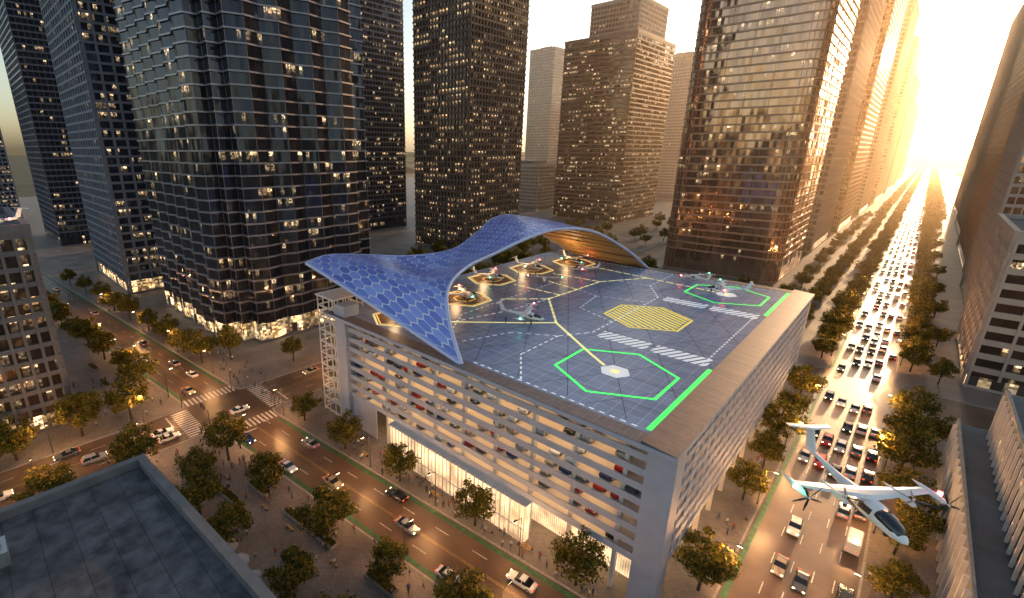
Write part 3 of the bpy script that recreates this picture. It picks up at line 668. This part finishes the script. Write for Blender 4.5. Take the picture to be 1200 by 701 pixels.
def car_thing(kind,paint,simple=False,lights=True):
    L,W_,body,glass,cab,_=car_parts(kind)
    def add_body(b): b.loft(body,paint)
    def add_roof(b):
        if kind!='delivery_van':
            a=cab[1];c=cab[2]; b.loft([[(a[0]-.02,-a[3]-.02,a[1]+a[2]-.02),(a[0]-.02,a[3]+.02,a[1]+a[2]-.02),(a[0]-.1,a[3]-.08,a[1]+a[2]+.05),(a[0]-.1,-a[3]+.08,a[1]+a[2]+.05)],
             [(c[0]+.02,-c[3]-.02,c[1]+c[2]-.02),(c[0]+.02,c[3]+.02,c[1]+c[2]-.02),(c[0]+.1,c[3]-.08,c[1]+c[2]+.05),(c[0]+.1,-c[3]+.08,c[1]+c[2]+.05)]],paint)
            for sy in(-1,1):
                mx=(a[0]+c[0])/2; b.loft([[(mx-.05,sy*W_*.94,a[1]),(mx+.05,sy*W_*.94,a[1]),(mx+.05,sy*(a[3]+.02),a[1]+a[2]),(mx-.05,sy*(a[3]+.02),a[1]+a[2])],[(mx-.05,sy*W_*.92,a[1]),(mx+.05,sy*W_*.92,a[1]),(mx+.05,sy*(a[3]-.02),a[1]+a[2]),(mx-.05,sy*(a[3]-.02),a[1]+a[2])]],paint)
    def add_glass(b): b.loft(glass,'cglass')
    wx=L*.3
    def wheel(b,x,y):
        s_=1 if y>0 else -1; b.tube((x,y-.11*s_,.33),(x,y+.11*s_,.33),.33,.33,'tyre',14); b.tube((x,y+.1*s_,.33),(x,y+.125*s_,.33),.2,.19,'rim',10)
    def light(b,x,y,z,mat): b.box(x-.06,x+.06,y-.15,y+.15,z-.06,z+.06,mat)
    zf=.64 if kind=='sedan' else .84; zr=.82 if kind=='sedan' else 1.0
    nme='car' if kind!='delivery_van' else 'delivery_van'
    if simple:
        b=MB(); add_body(b);add_roof(b);add_glass(b)
        for x in(wx,-wx):
            for y in(-W_+.1,W_-.1): wheel(b,x,y)
        for y in(-.62,.62):
            light(b,L/2-.08,y,zf,'hl' if lights else 'rim'); light(b,-L/2+.03,y,zr,'tl' if lights else 'tloff')
        return obj(nme,b.mesh('car'))
    e=obj(nme,None)
    b=MB();add_body(b);add_roof(b);obj('body',b.mesh('body'),e)
    b=MB();add_glass(b);obj('window',b.mesh('window'),e)
    b=MB();wheel(b,0,.001);wm=b.mesh('wheel')
    for x in(wx,-wx):
        for y in(-W_+.1,W_-.1): obj('wheel',wm,e,loc=(x,y,0),rot=(0,0,0 if y>0 else math.pi))
    b=MB();light(b,0,0,0,'hl');hm=b.mesh('headlight');b=MB();light(b,0,0,0,'tl');tm=b.mesh('taillight')
    for y in(-.62,.62): obj('headlight',hm,e,loc=(L/2-.08,y,zf));obj('taillight',tm,e,loc=(-L/2+.03,y,zr))
    return e
paints={'white':(.75,.75,.73),'silver':(.4,.41,.43),'black':(.015,.016,.018),'grey':(.12,.125,.13),'red':(.4,.02,.015),'dark blue':(.02,.05,.14),'beige':(.4,.33,.24)}
PM={k:pmat(k.replace(' ','_')+'_car_paint',v,.25,.3 if k in('silver','grey') else 0,0) for k,v in paints.items()}
proto={};sproto={};gproto={}
wts=['white']*6+['silver']*5+['black']*5+['grey']*4+['red']+['dark blue']*2+['beige']
for k in paints:
    for t in('sedan','suv'):
        proto[(k,t)]=car_thing(t,PM[k]); sproto[(k,t)]=car_thing(t,PM[k],True); gproto[(k,t)]=car_thing(t,PM[k],True,False)
proto[('white','delivery_van')]=car_thing('delivery_van',PM['white']); sproto[('white','delivery_van')]=car_thing('delivery_van',PM['white'],True)
kn={'sedan':'saloon car','suv':'sport utility car','delivery_van':'delivery van'}
def car(x,y,rz,simple=False,grp='traffic on the streets',z=0.0,where='driving on the avenue',key=None,garage=False):
    key=key or random.choice([(random.choice(wts),random.choice(['sedan','sedan','suv']))]*24+[('white','delivery_van')])
    c=copy_thing((gproto if garage else sproto if simple else proto)[key],(x,y,z),rz); c['category']='van' if key[1]=='delivery_van' else 'car'; c['group']=grp
    c['label']='%s %s %s'%(key[0],kn[key[1]],where); return c
for li,x in enumerate(lanes):
    y=7+U(0,6); away=li>=3
    while y<330:
        if not 104<y<123 and R()<.84: car(x+U(-.25,.25),y,math.radians(90 if away else -90)+U(-.02,.02),simple=y>120,where='in dense traffic on the avenue')
        y+=U(9,16) if y<170 else U(12,24)
s=MB()
for x in lanes:
    y=335
    while y<2000:
        s.loft([[(x+a,y+bq*2.2,zz) for a,zz in((-.9,.3),(.9,.3),(.8,1.0),(-.8,1.0))] for bq in(-1,1)],random.choice([PM['white'],PM['silver'],PM['black'],PM['grey']]))
        s.loft([[(x+a*.8,y+bq*1.1,zz) for a,zz in((-.9,1.0),(.9,1.0),(.7,1.45),(-.7,1.45))] for bq in(-1,1)],'cglass')
        for q in(-.6,.6): s.box(x+q-.12,x+q+.12,y-2.27,y-2.21,.55,.7,'hl' if x<15 else 'tl')
        y+=U(16,40) if y<900 else U(25,60)
obj('distant_traffic',s.mesh('distant_traffic'),kind='stuff',label='distant queue of cars along the avenue')
ang=math.atan(.094)
def fy(x,t): return NK(x)*(1-t)+SK(x)*t
for x,t,d in((-37.7,.55,0),(-16.6,.3,1),(-25,.85,0),(-57,.62,0),(-68,.85,0),(-8,.8,0),(-45,.18,1),(-84,.85,0),(-128,.3,1),(-150,.7,0),(-165,.3,1),(-190,.7,0),(-215,.3,1),(-240,.75,0),(-270,.3,1),(-118,.7,0),(-72,.2,1),(-140,.3,1),(-205,.75,0),(-178,.7,0)):
    car(x,fy(x,t),ang+(math.pi if d else 0))
for x,y,d in((-97.3,-34,1),(-97.3,-41,1),(-100,-48,1),(-97.4,-55,1),(-104,-40,-1),(-106,-52,-1),(-98.5,-64,1),(-105,8,-1),(-98,-17,1),(-105.5,22,-1),(-97.5,30,1),(-100.5,-34.5,1),(-105,50,-1)):
    car(x,y,math.radians(90*d),where='waiting on the cross street')
for k,z in enumerate(LV):
    x=-70.5
    while x<-5:
        if R()<.58: car(x,3.4+U(-.2,.3),math.radians(90 if R()<.6 else -90),True,'cars parked in the garage decks',z+.002,'parked on an open garage deck',key=(random.choice(['red','white','silver','dark blue','black','grey','white','beige','red']),random.choice(['sedan','suv'])),garage=True)
        x+=2.85 if R()<.8 else 3.9
for o in list(proto.values())+list(sproto.values())+list(gproto.values()): remove_thing(o)

# ---------------------------------------------------------------- aircraft
def ring(x,zc,w,h,n=14,p=2.3):
    out=[]
    for k in range(n):
        t=2*math.pi*k/n; c,s_=math.cos(t),math.sin(t)
        out.append((x,w*math.copysign(abs(c)**(2/p),c),zc+h*math.copysign(abs(s_)**(2/p),s_)))
    return out
def aircraft():
    e=obj('air_taxi',None); e['category']='aircraft'; e['label']='white tilt-rotor electric air taxi on the rooftop'
    b=MB(); st=[(5.6,1.0,.05,.05),(5.3,1.02,.4,.28),(4.6,1.15,.72,.55),(3.6,1.35,.95,.82),(2.2,1.5,1.05,1.0),(.5,1.55,1.0,.98),(-1.2,1.65,.75,.75),(-2.8,1.8,.42,.45),(-5,2.0,.26,.28),(-7.6,2.25,.16,.18),(-8,2.3,.04,.05)]
    b.loft([ring(*q) for q in st],'white'); obj('fuselage',b.mesh('fuselage',True),e)
    b=MB(); b.loft([ring(4.95,1.25,.5,.42),ring(4.3,1.45,.78,.6),ring(3.6,1.6,.93,.7),ring(2.9,1.72,1.0,.72),ring(2.6,1.75,.98,.68)],'cglass'); obj('windscreen',b.mesh('windscreen',True),e)
    for sy in(-1,1):
        for x0,x1,yy in((.9,2.3,1.0),(-.5,.6,.96)):
            b=MB(); b.box(x0,x1,sy*yy-.06,sy*yy+.06,1.35,2.0,'cglass'); obj('cabin_window',b.mesh('cabin_window'),e)
    def foil(x,y,z,c,t): return [(x+c*.5,y,z),(x+c*.25,y,z+t),(x-c*.15,y,z+t*.8),(x-c*.5,y,z+.02),(x-c*.15,y,z-t*.4),(x+c*.25,y,z-t*.5)]
    b=MB(); b.loft([foil(-.3,-7.6,2.75,.95,.1),foil(.1,-3.5,2.6,1.45,.16),foil(.4,0,2.5,2.1,.24),foil(.1,3.5,2.6,1.45,.16),foil(-.3,7.6,2.75,.95,.1)],'white'); obj('wing',b.mesh('wing'),e)
    b=MB(); b.loft([[(-6.4,-.1,2.2),(-6.4,.1,2.2),(-7.9,.1,2.3),(-7.9,-.1,2.3)],[(-7.7,-.06,4.6),(-7.7,.06,4.6),(-8.8,.06,4.6),(-8.8,-.06,4.6)]],'white'); obj('tail_fin',b.mesh('tail_fin'),e)
    b=MB(); b.loft([foil(-8.6,-2.7,4.62,.7,.06),foil(-8.2,0,4.66,1.1,.1),foil(-8.6,2.7,4.62,.7,.06)],'white'); obj('tailplane',b.mesh('tailplane'),e)
    pb=MB(); pb.tube((0,0,-.15),(0,0,.3),.16,.05,'white',10)
    for k in range(5):
        a=2*math.pi*k/5; c,s_=math.cos(a),math.sin(a); X=lambda r,t,z:(c*r-s_*t,s_*r+c*t,z)
        pb.loft([[X(.12,-.07,.02),X(.12,.07,.08),X(.12,.07,.11),X(.12,-.07,.05)],[X(.8,-.14,.03),X(.8,.13,.09),X(.8,.13,.11),X(.8,-.14,.05)],[X(1.65,-.05,.05),X(1.65,.05,.07),X(1.65,.05,.08),X(1.65,-.05,.06)]],'metal')
    pm=pb.mesh('propeller')
    for y,z,x0 in((-7.6,2.75,.1),(7.6,2.75,.1),(-3.7,2.6,.6),(3.7,2.6,.6)):
        b=MB(); b.loft([[(x0+dx,y+p[1],z+p[2]-0.05) for p in ring(0,0,w,w,10,2)] for dx,w in((1.5,.12),(1.3,.26),(.3,.32),(-1.0,.24),(-2.2,.05))],'white'); obj('nacelle',b.mesh('nacelle',True),e)
        if abs(y)>5: obj('propeller',pm,e,loc=(x0+1.6,y,z-.05),rot=(0,math.radians(90),0))
        else: obj('propeller',pm,e,loc=(x0+1.1,y,z+.35),rot=(0,math.radians(8),0))
    for sy,mt,lb in((1,'red','red navigation light'),(-1,'grn','green navigation light')):
        b=MB(); b.tube((0,0,-.14),(0,0,.2),.24,.2,mt,10); obj('navigation_light',b.mesh('navigation_light'),e,loc=(.4,sy*8.05,2.95),label=lb)
    for x,y in((3.6,0),(-.3,.9),(-.3,-.9)):
        b=MB(); b.tube((x,y*.6,.8),(x,y,.25),.06,.05,'steel',6); b.tube((x,y-.08,.22),(x,y+.08,.22),.22,.22,'tyre',10); obj('landing_gear',b.mesh('landing_gear'),e)
    return e
AC=aircraft(); AC['group']='air taxis'
for (x,y,rz,sc) in ((-42.4,27.5,20,.74),(-17.5,82.5,200,.74),(-27,91,150,.62),(-63,30,60,.68),(-70,50,30,.68),(-69,69,10,.7),(-64,87,340,.7),(-63.5,9,100,.62),(-57,58,120,.6),(-56,78,210,.6)):
    copy_thing(AC,(x,y,27.96),math.radians(rz),sc)
copy_thing(AC,(-131,-53,47.7),math.radians(-60),.8,'white tilt-rotor air taxi on the dark block roof')
R_=Vector((.7071,.7071,0));F_=Vector((-.7071,.7071,0))
AC.location=(16.6,1.9,28.4); hd=(R_*.03-F_*1.0)
AC.rotation_euler=(math.radians(-5),math.radians(3),math.atan2(hd.y,hd.x)); AC.scale=(.97,)*3
AC['label']='white tilt-rotor electric air taxi flying above the avenue'
bpy.context.view_layer.update()
for y,col in((8.3,(1,.05,.05)),(-8.3,(.1,1,.4))):
    l=bpy.data.lights.new('navigation_glow','POINT'); l.energy=60; l.color=col; l.shadow_soft_size=.1
    lo=bpy.data.objects.new('navigation_glow',l); lo.location=AC.matrix_world@Vector((.9,y,3.4)); COL.objects.link(lo)

# ---------------------------------------------------------------- people
def person_mesh(i,stride,arm,mats):
    v=[(0,0,.94),(0,.0,1.15),(0,.01,1.40),(0,.01,1.50),(0,.03,1.60),(0,.03,1.70),
       (.17,0,1.41),(.22,-arm*.5,1.15),(.21,-arm,.92),(.2,-arm*1.15,.82),(-.17,0,1.41),(-.22,arm*.5,1.15),(-.21,arm*1.2,.94),(-.2,arm*1.3,.84),
       (.09,0,.9),(.1,stride*.6,.5),(.1,stride,.1),(.1,stride+.16,.03),(-.09,0,.9),(-.1,-stride*.35,.48),(-.1,-stride,.12),(-.1,-stride+.15,.03)]
    ed=[(0,1),(1,2),(2,3),(3,4),(4,5),(2,6),(6,7),(7,8),(8,9),(2,10),(10,11),(11,12),(12,13),(0,14),(14,15),(15,16),(16,17),(0,18),(18,19),(19,20),(20,21)]
    rad=[.15,.13,.15,.055,.1,.085,.06,.045,.035,.03,.06,.045,.035,.03,.09,.06,.045,.04,.09,.06,.045,.04]
    me=bpy.data.meshes.new('p'); me.from_pydata(v,ed,[]); o=bpy.data.objects.new('p',me); COL.objects.link(o)
    sk=o.modifiers.new('s','SKIN'); 
    if not me.skin_vertices:
        bpy.context.view_layer.objects.active=o; bpy.context.view_layer.update()
    for k,sv in enumerate(me.skin_vertices[0].data): sv.radius=(rad[k]*(1 if k not in(0,1,2) else 1.05),rad[k]*(1 if k not in(0,1,2) else .7)); sv.use_root=(k==0)
    ss=o.modifiers.new('ss','SUBSURF'); ss.levels=1
    dg=bpy.context.evaluated_depsgraph_get(); r=bpy.data.meshes.new_from_object(o.evaluated_get(dg)); r.name='person'
    r.materials.clear()
    for m in mats: r.materials.append(m)
    for p in r.polygons:
        c=p.center; p.use_smooth=True
        if c.z>1.66 or (c.z>1.55 and c.y<.0): p.material_index=3
        elif c.z>1.47 : p.material_index=2
        elif c.z<.9 and abs(c.x)>.16 : p.material_index=2
        elif c.z<.06: p.material_index=3
        elif c.z<.93: p.material_index=1
        else: p.material_index=0
    bpy.data.objects.remove(o); return r
cloth=[(.5,.5,.5),(.05,.07,.12),(.03,.03,.03),(.35,.08,.05),(.25,.22,.18),(.6,.58,.52),(.08,.15,.3)]
CM=[pmat('clothing_%s'%'abcdefg'[i],c,.8,0,0) for i,c in enumerate(cloth)]
skin=pmat('skin',(.45,.28,.2),.6,0,0);hair=pmat('hair',(.03,.02,.015),.7,0,0)
PMs=[]
for i,(st,ar,a,c) in enumerate(((.25,.15,0,1),(.05,.02,1,2),(.3,.2,3,1),(.18,.12,2,4),(.0,.04,5,1),(.28,.18,6,2),(.2,.1,4,2))):
    PMs.append((person_mesh(i,st,ar,[CM[a],CM[c],skin,hair]),['light grey top','navy jacket','rust red top','black coat','cream shirt','blue shirt','tan jacket'][i],'standing' if st<.1 else 'walking'))
def person(x,y,z=.13,where='on the pavement'):
    me,c,a=random.choice(PMs); o=obj('person',me,loc=(x,y,z),rot=(0,0,U(0,6.28))); s_=U(.98,1.1); o.scale=(s_,)*3
    o['label']='person in %s %s %s'%(c,a,where); o['category']='person'; o['group']='pedestrians around the garage'
for k in range(78): x=U(-72,-3); person(x,U(NK(x)+.5,-2.2))
for k in range(20): person(U(.8,5),U(4,80))
for k in range(88): x=U(-92,-18); person(x,SK(x)-U(1,18))
for k in range(18): person(U(-93,-85),U(-8,30))
for k in range(60): person(U(-145,-111),U(-12,-3) if k%2 else U(-46,-30))
for k in range(4): person(U(21.2,28.5),U(10,60))
for x,y in((-60,13),(-58,26),(-66,45),(-64,64),(-59,82),(-46,33),(-39,24),(-20,78),(-65,24),(-60,70),(-68,60),(-44,22)): person(x+U(-1,1),y+U(-1,1),27.95,'on the rooftop deck')
for k in range(16): x=U(-108,-94); person(x,-8.4+U(-1.5,1.5),0.0,'on the pedestrian crossing')

# ---------------------------------------------------------------- street furniture
def lamp_thing():
    e=obj('street_lamp',None); e['category']='street lamp';e['group']='lit street lamps';e['label']='tall dark street lamp with glowing head beside the kerb'
    b=MB(); b.tube((0,0,0),(0,0,.5),.16,.13,'metal'); b.tube((0,0,.5),(0,0,7.6),.09,.06,'metal'); b.tube((0,0,7.5),(1.6,0,8.0),.05,.04,'metal',6); obj('pole',b.mesh('pole'),e)
    b=MB(); b.box(1.3,2.1,-.16,.16,7.93,8.08,'metal'); obj('lamp_housing',b.mesh('lamp_housing'),e)
    b=MB(); b.box(1.36,2.05,-.13,.13,7.86,7.927,'lamp'); obj('lamp_head',b.mesh('lamp_head'),e)
    return e
LT=lamp_thing()
lp=[]
for x in(-88,-56,-38,-20): lp.append((x,NK(x)+.8,-90)); lp.append((x+6,SK(x+6)-.8,90))
for x in(-125,-150,-180,-215): lp.append((x,NK(x)+.8,-90)); lp.append((x+6,SK(x+6)-.8,90))
for y in(14,38,62,86,135,165,200,240): lp.append((4.9,y,0)); lp.append((21.2,y+6,180))
for y in(-40,-58,12,36): lp.append((-93.3,y,180)); lp.append((-109.7,y+4,0))
for i,(x,y,a) in enumerate(lp):
    copy_thing(LT,(x,y,.13),math.radians(a))
    l=bpy.data.lights.new('street_light','POINT'); l.energy=4500 if 16<=i<32 else 3000 if x<-85 else 2000; l.color=(1,.48,.17); l.shadow_soft_size=.25
    lo=bpy.data.objects.new('street_light',l); a_=math.radians(a); lo.location=(x+1.7*math.cos(a_),y+1.7*math.sin(a_),7.7); COL.objects.link(lo)
remove_thing(LT)
def signal():
    e=obj('traffic_light',None);e['category']='traffic light';e['group']='traffic lights at the crossing';e['label']='dark traffic light mast at the crossing'
    b=MB(); b.tube((0,0,0),(0,0,6),.11,.08,'metal'); b.tube((0,0,5.8),(4.6,0,6),.06,.04,'metal',6); obj('mast',b.mesh('mast'),e)
    for x in(2.6,4.4):
        b=MB(); b.box(-.17,.17,-.14,.14,-.5,.5,'metal'); o=obj('signal_head',b.mesh('signal_head'),e,loc=(x,0,5.6))
        b=MB(); b.tube((0,-.15,.3),(0,-.145,.3),.1,.1,'tl',8); obj('lens',b.mesh('lens'),o)
    return e
SG=signal()
for x,y,a in((-93,-9.8,180),(-110,-14,0),(-93.2,-26,180),(-110,-27,0)): copy_thing(SG,(x,y,.13),math.radians(a))
remove_thing(SG)
def umbrella(mat,lab):
    e=obj('parasol',None);e['category']='parasol';e['label']=lab;e['group']='cafe parasols'
    b=MB(); b.tube((0,0,0),(0,0,2.5),.04,.03,'metal',6); obj('pole',b.mesh('pole'),e)
    b=MB(); n=8
    for k in range(n):
        a0=2*math.pi*k/n;a1=2*math.pi*(k+1)/n; b.face([(math.cos(a0)*1.7,math.sin(a0)*1.7,2.15),(math.cos(a1)*1.7,math.sin(a1)*1.7,2.15),(0,0,2.8)],mat)
        b.face([(math.cos(a1)*1.7,math.sin(a1)*1.7,2.15),(math.cos(a0)*1.7,math.sin(a0)*1.7,2.15),(math.cos(a0)*1.7,math.sin(a0)*1.7,1.95),(math.cos(a1)*1.7,math.sin(a1)*1.7,1.95)],mat)
    obj('canvas',b.mesh('canvas'),e)
    b=MB(); b.tube((.0,0,.7),(0,0,.75),.5,.5,'steel',12); obj('table',b.mesh('table'),e)
    return e
UG=umbrella('umb','grey canvas parasol over a small round table')
for k in range(10): copy_thing(UG,(-57+U(-1,1)+(k%5)*3.9,-38-(k//5)*3.8+U(-.5,.5),.13),U(0,1))
remove_thing(UG)
def planter():
    e=obj('planter',None);e['category']='planter';e['group']='planters';e['label']='long stone planter with low shrubs on the plaza'
    b=MB(); b.box(-3,3,-.8,-.65,0,.5,'kerb');b.box(-3,3,.65,.8,0,.5,'kerb');b.box(-3,-2.85,-.647,.647,0,.5,'kerb');b.box(2.85,3,-.647,.647,0,.5,'kerb');obj('rim',b.mesh('rim'),e)
    b=MB(); rn=random.Random(3)
    for k in range(900):
        p=Vector((rn.uniform(-2.8,2.8),rn.uniform(-.6,.6),rn.uniform(.3,.9))); n=Vector((rn.uniform(-1,1),rn.uniform(-1,1),rn.uniform(0,1))).normalized(); a=n.orthogonal().normalized();c=n.cross(a);z=.11
        b.face([p+a*z,p+c*z,p-a*z,p-c*z],'leaf')
    obj('shrub',b.mesh('shrub'),e); return e
PL=planter()
for x in(-70,-58,-50,-36,-24,-15): copy_thing(PL,(x+4,SK(x+4)-5.6,.13),ang)
for x in(-80,-68,-45,-30): copy_thing(PL,(x,SK(x)-10.5,.13),ang)
for y in(-2,8,18,30): copy_thing(PL,(-87,y,.13),math.radians(90))
for x in(-125,-140,-155): copy_thing(PL,(x,-38,.13),ang)
remove_thing(PL)
def bench():
    e=obj('bench',None);e['category']='bench';e['group']='benches';e['label']='timber slatted bench on the plaza'
    b=MB()
    for k in range(4): b.box(-.9,.9,-.22+k*.12,-.13+k*.12,.42,.46,'wood')
    obj('seat',b.mesh('seat'),e); b=MB()
    for k in range(3): b.box(-.9,.9,.26,.3,.55+k*.12,.64+k*.12,'wood')
    obj('backrest',b.mesh('backrest'),e)
    lm=MB(); lm.box(-.04,.04,-.2,.3,0,.415,'metal'); m=lm.mesh('leg')
    for x in(-.7,.7): obj('leg',m,e,loc=(x,0,0))
    return e
BN=bench()
for x in(-74,-60,-52,-40,-27,-20): copy_thing(BN,(x,SK(x)-8,.13),ang+math.pi)
for x in(-60,-40,-20): copy_thing(BN,(x,NK(x)+2.6,.13),ang)
remove_thing(BN)

# ---------------------------------------------------------------- haze
m=bpy.data.materials.new('haze'); m.use_nodes=True; nt=m.node_tree; nt.nodes.remove(nt.nodes['Principled BSDF'])
vs=nm(nt,'ShaderNodeVolumeScatter'); vs.inputs['Color'].default_value=(1,.76,.52,1); vs.inputs['Density'].default_value=.00032; vs.inputs['Anisotropy'].default_value=.78
nt.links.new(vs.outputs[0],nt.nodes['Material Output'].inputs['Volume'])
s=MB(); s.box(-850,380,150,2300,-1,190,m); obj('sky_haze',s.mesh('sky_haze'),kind='structure')

# ---------------------------------------------------------------- light
EL=math.radians(7.5); AZ=math.radians(2.0)
w=bpy.data.worlds.new('World'); scene.world=w; w.use_nodes=True; nt=w.node_tree
sky=nm(nt,'ShaderNodeTexSky'); sky.sky_type='NISHITA'; sky.sun_disc=False; sky.sun_elevation=EL; sky.sun_rotation=AZ; sky.dust_density=2.0; sky.air_density=1.0
hs=nm(nt,'ShaderNodeHueSaturation'); hs.inputs['Saturation'].default_value=.75
nt.links.new(sky.outputs[0],hs.inputs['Color']); nt.links.new(hs.outputs[0],nt.nodes['Background'].inputs[0]); nt.nodes['Background'].inputs[1].default_value=.31
sl=bpy.data.lights.new('sun','SUN'); sl.energy=5.0; sl.color=(1,.54,.24); sl.angle=math.radians(.6)
so=bpy.data.objects.new('sun',sl); COL.objects.link(so)
S=Vector((math.sin(AZ)*math.cos(EL),math.cos(AZ)*math.cos(EL),math.sin(EL))); so.rotation_euler=S.to_track_quat('Z','Y').to_euler(); so.location=(0,300,300)

# ---------------------------------------------------------------- camera
cd=bpy.data.cameras.new('camera'); cam=bpy.data.objects.new('camera',cd); COL.objects.link(cam)
cd.sensor_width=36; cd.lens=16.755; cd.shift_x=.075; cd.clip_end=20000; cd.clip_start=.5
cam.location=(14.64,-58.3,64.3); cam.rotation_euler=(math.radians(90-17.3),0,math.radians(45))
scene.camera=cam
